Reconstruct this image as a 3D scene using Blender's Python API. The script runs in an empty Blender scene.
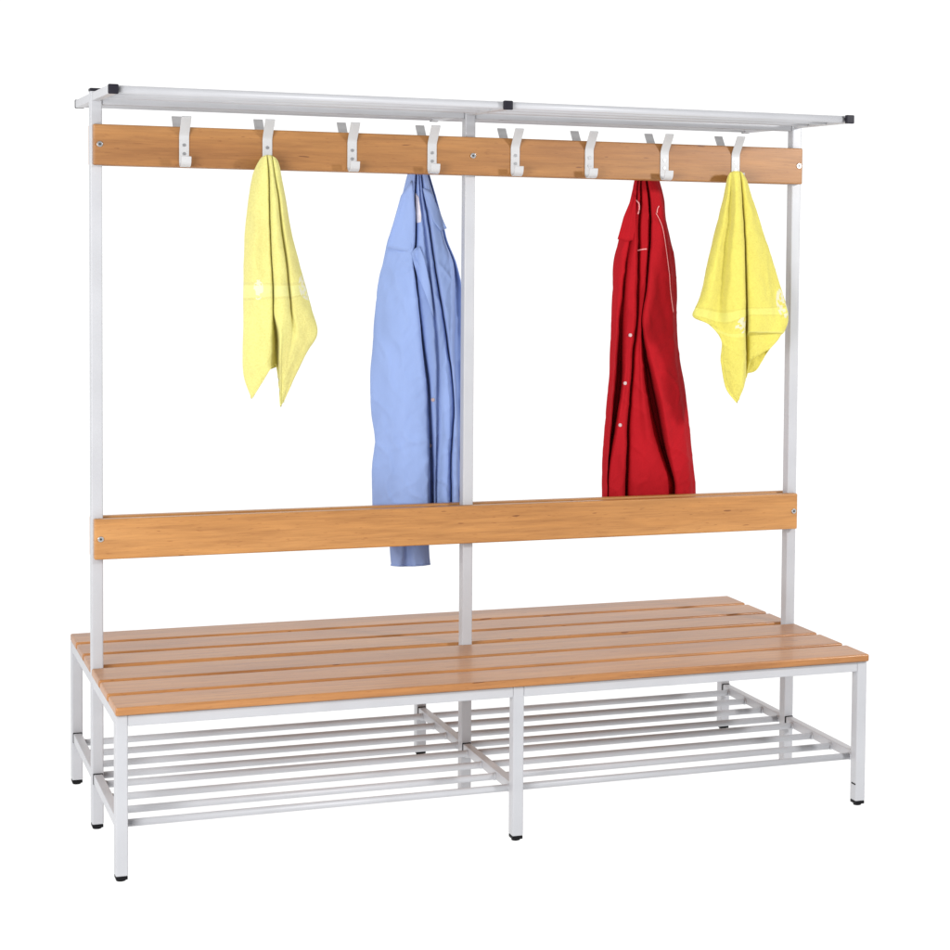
import bpy, bmesh, math, random
from mathutils import Vector, Matrix, noise
from mathutils.bvhtree import BVHTree
random.seed(4)
scene = bpy.context.scene
COL = scene.collection
CAM = {"right": [0.905946, -0.423075, 0.016415], "fwd": [0.423307, 0.904299, -0.055274], "up": [0.008541, 0.057024, 0.998336], "loc": [-1.630389, -6.032295, 1.583084], "f": 2210.508, "cx": 854.742, "cy": 360.336}
CLOTH = {
 'towelA': [[[-0.5705,-0.076,1.767],[-0.5691,-0.081,1.7692],[-0.5663,-0.085,1.7704],[-0.5636,-0.086,1.7708],[-0.5623,-0.082,1.771],[-0.5618,-0.086,1.7709],[-0.5605,-0.088,1.7709],[-0.5585,-0.087,1.771],[-0.5566,-0.083,1.7707],[-0.556,-0.086,1.7703],[-0.552,-0.083,1.7693],[-0.5484,-0.076,1.7676],[-0.5491,-0.0655,1.7679],[-0.5545,-0.061,1.7678],[-0.5601,-0.061,1.7676],[-0.566,-0.0655,1.7674]],[[-0.5854,-0.088,1.7592],[-0.582,-0.098,1.7669],[-0.5757,-0.106,1.7708],[-0.5697,-0.108,1.7723],[-0.5669,-0.1,1.7726],[-0.5658,-0.108,1.7724],[-0.5627,-0.112,1.7724],[-0.5584,-0.11,1.7726],[-0.5544,-0.102,1.7716],[-0.5529,-0.108,1.7702],[-0.5441,-0.102,1.7667],[-0.5363,-0.088,1.7607],[-0.5384,-0.067,1.7611],[-0.5506,-0.058,1.761],[-0.5629,-0.058,1.7606],[-0.5758,-0.067,1.76]],[[-0.6008,-0.088,1.7248],[-0.5889,-0.108,1.7299],[-0.5752,-0.118,1.7301],[-0.5672,-0.116,1.7304],[-0.5621,-0.102,1.7308],[-0.5617,-0.114,1.7306],[-0.558,-0.122,1.7305],[-0.5534,-0.118,1.7307],[-0.5486,-0.106,1.7311],[-0.5475,-0.114,1.7309],[-0.5373,-0.108,1.7287],[-0.5271,-0.088,1.7215],[-0.5321,-0.067,1.7224],[-0.5513,-0.058,1.7235],[-0.5698,-0.058,1.7243],[-0.5883,-0.067,1.7249]],[[-0.6123,-0.088,1.6643],[-0.5972,-0.112,1.6644],[-0.5777,-0.118,1.6648],[-0.5681,-0.122,1.6649],[-0.5608,-0.104,1.6653],[-0.561,-0.118,1.6651],[-0.5538,-0.128,1.6652],[-0.5449,-0.122,1.6655],[-0.5379,-0.106,1.6658],[-0.5368,-0.12,1.6657],[-0.5263,-0.112,1.6634],[-0.514,-0.088,1.6533],[-0.5219,-0.067,1.6549],[-0.548,-0.058,1.6581],[-0.5727,-0.058,1.6608],[-0.5969,-0.067,1.6632]],[[-0.6212,-0.088,1.5829],[-0.6029,-0.116,1.5833],[-0.5801,-0.118,1.5837],[-0.5684,-0.124,1.5839],[-0.5601,-0.104,1.584],[-0.5599,-0.12,1.584],[-0.5492,-0.132,1.5842],[-0.5378,-0.126,1.5844],[-0.5294,-0.106,1.5845],[-0.5271,-0.124,1.5846],[-0.5148,-0.114,1.5821],[-0.5007,-0.088,1.5743],[-0.5114,-0.067,1.5753],[-0.5437,-0.058,1.5777],[-0.574,-0.058,1.5799],[-0.6032,-0.067,1.5819]],[[-0.6249,-0.088,1.5042],[-0.6057,-0.118,1.5048],[-0.5826,-0.118,1.5051],[-0.5647,-0.126,1.5054],[-0.5556,-0.104,1.5052],[-0.5563,-0.122,1.5054],[-0.543,-0.134,1.5058],[-0.5276,-0.128,1.5058],[-0.5189,-0.106,1.5056],[-0.5156,-0.126,1.5059],[-0.4994,-0.116,1.5033],[-0.4809,-0.088,1.4951],[-0.4944,-0.067,1.4959],[-0.5334,-0.058,1.4983],[-0.5696,-0.058,1.5006],[-0.6042,-0.067,1.5028]],[[-0.6261,-0.088,1.4201],[-0.6082,-0.118,1.4211],[-0.5835,-0.124,1.4214],[-0.5607,-0.126,1.4215],[-0.5508,-0.1,1.4208],[-0.5513,-0.124,1.4215],[-0.5363,-0.134,1.4219],[-0.518,-0.126,1.4217],[-0.509,-0.106,1.4212],[-0.5063,-0.126,1.4218],[-0.4836,-0.116,1.4243],[-0.4597,-0.088,1.4209],[-0.4758,-0.067,1.4203],[-0.5212,-0.058,1.4198],[-0.563,-0.058,1.4196],[-0.6027,-0.067,1.4196]],[[-0.626,-0.088,1.3412],[-0.6077,-0.116,1.3476],[-0.5831,-0.122,1.3531],[-0.5589,-0.124,1.3637],[-0.5477,-0.092,1.3625],[-0.5504,-0.124,1.3584],[-0.532,-0.132,1.364],[-0.5123,-0.124,1.3637],[-0.5043,-0.108,1.3631],[-0.4993,-0.124,1.3637],[-0.4726,-0.114,1.3713],[-0.4464,-0.088,1.3704],[-0.4641,-0.067,1.3661],[-0.5132,-0.058,1.3575],[-0.5583,-0.058,1.3502],[-0.6011,-0.067,1.3438]],[[-0.6272,-0.088,1.2622],[-0.6073,-0.114,1.2713],[-0.5822,-0.118,1.2819],[-0.557,-0.118,1.3002],[-0.5351,-0.058,1.2973],[-0.5406,-0.13,1.3113],[-0.528,-0.132,1.3087],[-0.5096,-0.124,1.3083],[-0.5019,-0.118,1.308],[-0.491,-0.122,1.3081],[-0.4615,-0.112,1.3155],[-0.433,-0.092,1.3065],[-0.4518,-0.067,1.3],[-0.5052,-0.058,1.2871],[-0.5542,-0.058,1.276],[-0.6005,-0.067,1.2663]],[[-0.6246,-0.088,1.1936],[-0.6039,-0.11,1.2053],[-0.5814,-0.114,1.2211],[-0.5553,-0.112,1.2577],[-0.5327,-0.054,1.2491],[-0.5377,-0.124,1.2319],[-0.5311,-0.122,1.2264],[-0.5216,-0.12,1.2209],[-0.5161,-0.118,1.2207],[-0.5079,-0.116,1.2285],[-0.4894,-0.108,1.2411],[-0.4631,-0.094,1.2508],[-0.4776,-0.067,1.2424],[-0.5219,-0.058,1.2258],[-0.5627,-0.058,1.2115],[-0.6017,-0.067,1.2106]],[[-0.6072,-0.1,1.1388],[-0.5954,-0.106,1.1548],[-0.5803,-0.108,1.1812],[-0.5567,-0.106,1.2178],[-0.5342,-0.068,1.2153],[-0.532,-0.108,1.1222],[-0.5309,-0.108,1.1169],[-0.5296,-0.108,1.1196],[-0.5279,-0.106,1.122],[-0.5269,-0.106,1.1247],[-0.5246,-0.102,1.127],[-0.5226,-0.098,1.132],[-0.5272,-0.067,1.2098],[-0.5493,-0.058,1.2095],[-0.5705,-0.058,1.2097],[-0.5915,-0.067,1.2105]]],
 'towelB': [[[0.7562,-0.076,1.7615],[0.7554,-0.083,1.764],[0.7574,-0.085,1.7649],[0.7604,-0.088,1.7657],[0.7646,-0.088,1.7659],[0.7675,-0.086,1.766],[0.7705,-0.082,1.7657],[0.7711,-0.084,1.7657],[0.7728,-0.085,1.7653],[0.7766,-0.082,1.7637],[0.7814,-0.076,1.7614],[0.7823,-0.0662,1.7617],[0.777,-0.062,1.7619],[0.7706,-0.062,1.7619],[0.7631,-0.0662,1.7618]],[[0.7379,-0.088,1.7524],[0.7368,-0.102,1.7607],[0.7413,-0.106,1.7636],[0.7482,-0.112,1.7665],[0.7574,-0.112,1.7668],[0.7637,-0.108,1.767],[0.7701,-0.1,1.7659],[0.7715,-0.104,1.7659],[0.7754,-0.106,1.7645],[0.7835,-0.1,1.7591],[0.7938,-0.088,1.751],[0.7951,-0.0684,1.7517],[0.7827,-0.06,1.7523],[0.7687,-0.06,1.7527],[0.7524,-0.0684,1.7528]],[[0.7292,-0.088,1.7119],[0.7312,-0.11,1.7146],[0.742,-0.11,1.7148],[0.7479,-0.126,1.7148],[0.7595,-0.124,1.7151],[0.769,-0.116,1.7154],[0.7769,-0.104,1.7158],[0.776,-0.114,1.7156],[0.7821,-0.118,1.7157],[0.7957,-0.106,1.7162],[0.8094,-0.088,1.711],[0.8078,-0.0684,1.7115],[0.7886,-0.06,1.712],[0.7684,-0.06,1.7122],[0.7466,-0.0684,1.7122]],[[0.7145,-0.088,1.6542],[0.7211,-0.114,1.657],[0.739,-0.108,1.6574],[0.7456,-0.13,1.6575],[0.7602,-0.132,1.6578],[0.7723,-0.122,1.658],[0.7842,-0.102,1.6584],[0.7812,-0.12,1.6582],[0.7945,-0.124,1.6585],[0.8127,-0.11,1.6589],[0.8312,-0.088,1.6565],[0.8252,-0.0684,1.6564],[0.7957,-0.06,1.6559],[0.7664,-0.06,1.6553],[0.7362,-0.0684,1.6547]],[[0.6941,-0.088,1.5676],[0.7054,-0.118,1.568],[0.7318,-0.106,1.5683],[0.7399,-0.132,1.5686],[0.7614,-0.136,1.569],[0.7764,-0.126,1.5691],[0.7907,-0.1,1.5691],[0.7871,-0.124,1.5692],[0.8097,-0.128,1.5696],[0.8343,-0.114,1.5698],[0.8609,-0.088,1.57],[0.8488,-0.0684,1.5697],[0.8051,-0.06,1.569],[0.7633,-0.06,1.5684],[0.7217,-0.0684,1.5678]],[[0.6737,-0.088,1.4812],[0.6882,-0.118,1.4819],[0.7245,-0.104,1.4819],[0.735,-0.132,1.4826],[0.7612,-0.136,1.4829],[0.7795,-0.126,1.4828],[0.7953,-0.098,1.4824],[0.7919,-0.126,1.4829],[0.822,-0.128,1.4832],[0.8576,-0.114,1.4833],[0.8922,-0.088,1.483],[0.8739,-0.0684,1.4825],[0.8155,-0.06,1.4818],[0.7607,-0.06,1.4813],[0.7073,-0.0684,1.481]],[[0.6548,-0.088,1.4034],[0.6747,-0.116,1.4015],[0.7133,-0.104,1.3984],[0.73,-0.132,1.3993],[0.7608,-0.136,1.3996],[0.7813,-0.126,1.3993],[0.7996,-0.092,1.3983],[0.7945,-0.128,1.3994],[0.8302,-0.13,1.3996],[0.8777,-0.114,1.4021],[0.9204,-0.088,1.4073],[0.8963,-0.0684,1.4062],[0.8245,-0.06,1.4049],[0.7579,-0.06,1.4039],[0.6938,-0.0684,1.4033]],[[0.6336,-0.094,1.3519],[0.664,-0.114,1.3441],[0.7042,-0.106,1.3322],[0.7279,-0.132,1.3304],[0.7593,-0.138,1.3421],[0.7821,-0.126,1.3474],[0.8051,-0.082,1.3456],[0.7968,-0.128,1.3532],[0.8332,-0.132,1.3534],[0.884,-0.116,1.3528],[0.9333,-0.092,1.3489],[0.9068,-0.0684,1.3483],[0.8254,-0.06,1.3488],[0.7504,-0.06,1.3496],[0.6787,-0.0684,1.3506]],[[0.6773,-0.104,1.3307],[0.6912,-0.116,1.3183],[0.7114,-0.116,1.3096],[0.7314,-0.132,1.3017],[0.7599,-0.138,1.3018],[0.7827,-0.126,1.3041],[0.8069,-0.08,1.3019],[0.7972,-0.13,1.3086],[0.8339,-0.132,1.3085],[0.8822,-0.118,1.3078],[0.9193,-0.098,1.3082],[0.9027,-0.0684,1.3096],[0.8382,-0.06,1.3155],[0.7779,-0.06,1.3211],[0.7196,-0.0684,1.3266]],[[0.7156,-0.11,1.2834],[0.7164,-0.12,1.2781],[0.7226,-0.124,1.2754],[0.7357,-0.134,1.2701],[0.7619,-0.138,1.2673],[0.7839,-0.126,1.2665],[0.8083,-0.078,1.2639],[0.8072,-0.106,1.3016],[0.8448,-0.106,1.3015],[0.886,-0.102,1.3012],[0.9092,-0.096,1.2964],[0.8981,-0.0684,1.2934],[0.8484,-0.06,1.2891],[0.8011,-0.06,1.2857],[0.7545,-0.0684,1.2829]],[[0.7157,-0.112,1.2201],[0.7196,-0.122,1.2148],[0.7265,-0.128,1.2122],[0.7396,-0.134,1.2096],[0.766,-0.134,1.2093],[0.7858,-0.122,1.2084],[0.8084,-0.078,1.2114],[0.8102,-0.1,1.265],[0.8455,-0.098,1.2706],[0.8809,-0.096,1.279],[0.9016,-0.092,1.2817],[0.89,-0.0684,1.2728],[0.8432,-0.06,1.2546],[0.7985,-0.06,1.2388],[0.7543,-0.0684,1.2249]],[[0.7339,-0.108,1.1445],[0.7384,-0.116,1.1449],[0.7446,-0.12,1.1422],[0.7523,-0.124,1.1424],[0.7702,-0.122,1.1449],[0.7844,-0.114,1.1442],[0.8071,-0.08,1.1824],[0.8124,-0.096,1.2299],[0.8428,-0.094,1.247],[0.8702,-0.092,1.2614],[0.8846,-0.088,1.264],[0.8755,-0.0684,1.2483],[0.8388,-0.06,1.2136],[0.8029,-0.06,1.1841],[0.7663,-0.0684,1.185]],[[0.7671,-0.104,1.106],[0.7669,-0.106,1.1073],[0.7682,-0.106,1.1081],[0.7694,-0.106,1.109],[0.771,-0.106,1.1104],[0.7733,-0.104,1.1117],[0.8063,-0.082,1.1796],[0.8133,-0.094,1.224],[0.8422,-0.092,1.2411],[0.8645,-0.091,1.2526],[0.8752,-0.088,1.2553],[0.8712,-0.0684,1.236],[0.846,-0.06,1.193],[0.8201,-0.06,1.1839],[0.7928,-0.0684,1.1847]]],
 'blue': [[[-0.135,0.118,1.7636],[-0.1353,0.105,1.7633],[-0.1328,0.098,1.7632],[-0.1293,0.095,1.7633],[-0.1246,0.096,1.7634],[-0.1149,0.124,1.7643],[-0.1173,0.106,1.7639],[-0.1166,0.101,1.7638],[-0.1129,0.109,1.7641],[-0.1129,0.102,1.7639],[-0.1104,0.103,1.764],[-0.1045,0.118,1.7645],[-0.1074,0.097,1.7639],[-0.1039,0.095,1.764],[-0.097,0.1,1.7643],[-0.0878,0.1255,1.7651],[-0.0874,0.116,1.7649],[-0.087,0.1407,1.7655],[-0.0981,0.1505,1.7654],[-0.1102,0.1505,1.7651],[-0.1237,0.1407,1.7645]],[[-0.1433,0.118,1.7355],[-0.1411,0.1037,1.7353],[-0.1374,0.096,1.7353],[-0.1314,0.0927,1.7354],[-0.1258,0.0938,1.7355],[-0.1151,0.1246,1.7364],[-0.1183,0.1048,1.7359],[-0.1152,0.0993,1.7359],[-0.1107,0.1081,1.7362],[-0.1104,0.1004,1.7361],[-0.1078,0.1015,1.7362],[-0.1015,0.118,1.7366],[-0.1038,0.0949,1.7361],[-0.0979,0.0927,1.7363],[-0.09,0.0982,1.7366],[-0.0806,0.1262,1.7373],[-0.0793,0.1158,1.7372],[-0.0804,0.1423,1.7376],[-0.096,0.1528,1.7374],[-0.1123,0.1528,1.737],[-0.1297,0.1423,1.7363]],[[-0.1571,0.118,1.6822],[-0.151,0.1024,1.6822],[-0.1432,0.094,1.6822],[-0.1357,0.0904,1.6824],[-0.1292,0.0916,1.6825],[-0.1175,0.1252,1.6832],[-0.1189,0.1036,1.6829],[-0.113,0.0976,1.683],[-0.1072,0.1072,1.6832],[-0.1065,0.0988,1.6831],[-0.1022,0.1,1.6833],[-0.0949,0.118,1.6836],[-0.0956,0.0928,1.6833],[-0.0848,0.0904,1.6836],[-0.0748,0.0964,1.6839],[-0.0636,0.127,1.6844],[-0.0631,0.1156,1.6843],[-0.0673,0.1439,1.6845],[-0.0913,0.155,1.6841],[-0.1151,0.155,1.6835],[-0.1396,0.1439,1.6829]],[[-0.1737,0.118,1.6261],[-0.164,0.0998,1.6262],[-0.1523,0.09,1.6264],[-0.1407,0.0858,1.6266],[-0.1288,0.0872,1.6268],[-0.1152,0.1264,1.6272],[-0.1186,0.1012,1.6271],[-0.1102,0.0942,1.6272],[-0.1011,0.1054,1.6274],[-0.1002,0.0956,1.6274],[-0.0942,0.097,1.6275],[-0.0861,0.118,1.6277],[-0.0864,0.0886,1.6277],[-0.0715,0.0858,1.6279],[-0.06,0.0928,1.6282],[-0.0474,0.1285,1.6285],[-0.048,0.1152,1.6285],[-0.0552,0.1471,1.6284],[-0.0878,0.1595,1.6278],[-0.1196,0.1595,1.6272],[-0.1517,0.1471,1.6266]],[[-0.1959,0.118,1.556],[-0.1811,0.0972,1.5564],[-0.1614,0.086,1.5567],[-0.1457,0.0812,1.557],[-0.1312,0.0828,1.5572],[-0.1163,0.1276,1.5571],[-0.1188,0.0988,1.5572],[-0.1038,0.0908,1.5575],[-0.0921,0.1036,1.5576],[-0.0904,0.0924,1.5577],[-0.0832,0.094,1.5578],[-0.0743,0.118,1.5577],[-0.0771,0.0844,1.558],[-0.058,0.0812,1.5583],[-0.0457,0.0892,1.5584],[-0.0311,0.13,1.5583],[-0.0311,0.1148,1.5584],[-0.042,0.1502,1.558],[-0.0855,0.164,1.5572],[-0.1272,0.164,1.5566],[-0.1686,0.1502,1.5561]],[[-0.2096,0.118,1.4945],[-0.1926,0.0946,1.495],[-0.1676,0.082,1.4955],[-0.1493,0.0766,1.4958],[-0.1359,0.0784,1.4959],[-0.1202,0.1288,1.4952],[-0.1219,0.0964,1.4957],[-0.0998,0.0874,1.4961],[-0.0865,0.1018,1.496],[-0.084,0.0892,1.4963],[-0.0751,0.091,1.4963],[-0.0653,0.118,1.496],[-0.0693,0.0802,1.4966],[-0.0474,0.0766,1.4968],[-0.024,0.0856,1.4969],[-0.0067,0.1315,1.4963],[-0.0061,0.1144,1.4966],[-0.0208,0.1533,1.4958],[-0.0749,0.1685,1.495],[-0.1264,0.1685,1.4945],[-0.177,0.1533,1.4942]],[[-0.2233,0.118,1.4302],[-0.2041,0.092,1.431],[-0.1766,0.078,1.4316],[-0.1514,0.072,1.4319],[-0.1304,0.074,1.4319],[-0.1116,0.13,1.4306],[-0.1165,0.094,1.4315],[-0.0906,0.084,1.4319],[-0.0804,0.1,1.4315],[-0.0776,0.086,1.4319],[-0.0655,0.088,1.4319],[-0.0547,0.118,1.4312],[-0.0586,0.076,1.4323],[-0.0397,0.072,1.4325],[-0.0194,0.082,1.4324],[0.0016,0.133,1.4312],[0.0104,0.114,1.4317],[-0.007,0.1565,1.4305],[-0.0695,0.173,1.4297],[-0.1287,0.173,1.4294],[-0.1865,0.1565,1.4294]],[[-0.2326,0.118,1.3326],[-0.212,0.092,1.3336],[-0.179,0.078,1.3341],[-0.1467,0.072,1.3343],[-0.118,0.074,1.3342],[-0.0996,0.13,1.332],[-0.1035,0.094,1.3334],[-0.077,0.084,1.3338],[-0.0661,0.1,1.3331],[-0.0628,0.086,1.3337],[-0.048,0.088,1.3336],[-0.0363,0.118,1.3324],[-0.0426,0.076,1.3341],[-0.0316,0.072,1.3343],[-0.0187,0.082,1.3338],[0.0046,0.133,1.3318],[0.0238,0.114,1.3325],[0.0036,0.1565,1.3308],[-0.0654,0.173,1.3302],[-0.1302,0.173,1.3302],[-0.1933,0.1565,1.331]],[[-0.2379,0.118,1.2488],[-0.2172,0.092,1.25],[-0.1813,0.078,1.2505],[-0.1435,0.072,1.2506],[-0.1119,0.074,1.2503],[-0.0917,0.13,1.2472],[-0.0927,0.094,1.2491],[-0.0708,0.084,1.2495],[-0.0593,0.1,1.2485],[-0.0532,0.086,1.2492],[-0.0344,0.088,1.249],[-0.0225,0.118,1.2474],[-0.0295,0.076,1.2496],[-0.0254,0.072,1.2498],[-0.017,0.082,1.2492],[0.0051,0.133,1.2464],[0.0302,0.114,1.2472],[0.0086,0.1565,1.2451],[-0.0637,0.173,1.2447],[-0.1315,0.173,1.2452],[-0.1972,0.1565,1.2465]],[[-0.2431,0.118,1.1649],[-0.2225,0.092,1.1664],[-0.1837,0.078,1.1668],[-0.1402,0.072,1.1667],[-0.103,0.074,1.1661],[-0.0792,0.13,1.1621],[-0.0809,0.094,1.1645],[-0.0663,0.084,1.165],[-0.0565,0.1,1.1638],[-0.0475,0.086,1.1646],[-0.0224,0.088,1.1642],[-0.0104,0.118,1.1621],[-0.0198,0.076,1.1649],[-0.0185,0.072,1.1652],[-0.0125,0.082,1.1644],[0.008,0.133,1.1608],[0.0336,0.114,1.1618],[0.011,0.1565,1.1593],[-0.0638,0.173,1.1591],[-0.1338,0.173,1.16],[-0.2014,0.1565,1.1619]],[[-0.2413,0.118,1.0809],[-0.2221,0.092,1.0826],[-0.1833,0.078,1.0829],[-0.1397,0.072,1.0826],[-0.0996,0.074,1.0817],[-0.0741,0.13,1.0769],[-0.0752,0.094,1.0797],[-0.0647,0.084,1.0803],[-0.0566,0.1,1.0789],[-0.0464,0.086,1.0798],[-0.0172,0.088,1.0792],[-0.0047,0.118,1.0766],[-0.0135,0.076,1.08],[-0.0117,0.072,1.0803],[-0.0061,0.082,1.0794],[0.0103,0.133,1.0752],[0.0342,0.114,1.0762],[0.0118,0.1565,1.0733],[-0.0627,0.173,1.0734],[-0.1324,0.173,1.0746],[-0.1998,0.1565,1.0771]],[[-0.2311,0.118,0.9965],[-0.2161,0.092,0.9985],[-0.1801,0.078,0.9989],[-0.1365,0.072,0.9984],[-0.0949,0.074,0.9972],[-0.0696,0.13,0.9916],[-0.0702,0.094,0.9948],[-0.0647,0.084,0.9956],[-0.0578,0.1,0.994],[-0.0488,0.086,0.995],[-0.0224,0.088,0.9942],[-0.0105,0.118,0.9912],[-0.0175,0.076,0.9952],[-0.0128,0.072,0.9954],[-0.0039,0.082,0.9943],[0.0138,0.133,0.9893],[0.0348,0.114,0.9905],[0.0136,0.1565,0.9872],[-0.0581,0.173,0.9874],[-0.1254,0.173,0.989],[-0.1907,0.1565,0.9921]],[[-0.2392,0.118,0.9124],[-0.2185,0.092,0.9144],[-0.1825,0.078,0.9148],[-0.136,0.072,0.914],[-0.0924,0.074,0.9125],[-0.0662,0.13,0.906],[-0.0668,0.094,0.9097],[-0.0653,0.084,0.9107],[-0.0601,0.1,0.9089],[-0.0517,0.086,0.9101],[-0.0247,0.088,0.9091],[-0.0128,0.118,0.9057],[-0.0187,0.076,0.9102],[-0.0134,0.072,0.9104],[-0.0033,0.082,0.9091],[0.0143,0.133,0.9033],[0.0354,0.114,0.9047],[0.0131,0.1565,0.901],[-0.0611,0.173,0.9015],[-0.1306,0.173,0.9036],[-0.1977,0.1565,0.9072]],[[-0.2375,0.118,0.842],[-0.2168,0.092,0.8442],[-0.1821,0.078,0.8446],[-0.1356,0.072,0.8437],[-0.0909,0.074,0.8419],[-0.0641,0.13,0.8347],[-0.0652,0.094,0.8388],[-0.0661,0.084,0.8399],[-0.0631,0.1,0.838],[-0.0535,0.086,0.8393],[-0.0249,0.088,0.8381],[-0.0124,0.118,0.8342],[-0.0182,0.076,0.8392],[-0.013,0.072,0.8394],[-0.0028,0.082,0.838],[0.0148,0.133,0.8316],[0.0359,0.114,0.833],[0.0137,0.1565,0.829],[-0.0601,0.173,0.8297],[-0.1293,0.173,0.8321],[-0.1962,0.1565,0.8362]],[[-0.2344,0.118,0.7715],[-0.2165,0.092,0.7739],[-0.1818,0.078,0.7743],[-0.1352,0.072,0.7732],[-0.0905,0.074,0.7712],[-0.0637,0.13,0.7633],[-0.0648,0.094,0.7677],[-0.0656,0.084,0.769],[-0.0627,0.1,0.7669],[-0.0531,0.086,0.7683],[-0.0244,0.088,0.7669],[-0.0119,0.118,0.7627],[-0.0178,0.076,0.7681],[-0.0125,0.072,0.7684],[-0.0024,0.082,0.7668],[0.0153,0.133,0.7598],[0.0364,0.114,0.7613],[0.0146,0.1565,0.7569],[-0.0585,0.173,0.7578],[-0.127,0.173,0.7605],[-0.1933,0.1565,0.7651]],[[-0.2285,0.118,0.7204],[-0.2162,0.092,0.7233],[-0.1815,0.078,0.7236],[-0.135,0.072,0.7224],[-0.0902,0.074,0.7202],[-0.0634,0.13,0.7118],[-0.0645,0.094,0.7165],[-0.0653,0.084,0.7179],[-0.0624,0.1,0.7157],[-0.0528,0.086,0.7171],[-0.0241,0.088,0.7156],[-0.0116,0.118,0.7111],[-0.0174,0.076,0.7169],[-0.0122,0.072,0.7172],[-0.002,0.082,0.7154],[0.0156,0.133,0.708],[0.0368,0.114,0.7096],[0.0156,0.1565,0.7049],[-0.0559,0.173,0.7059],[-0.123,0.173,0.7087],[-0.1881,0.1565,0.7137]]],
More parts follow.
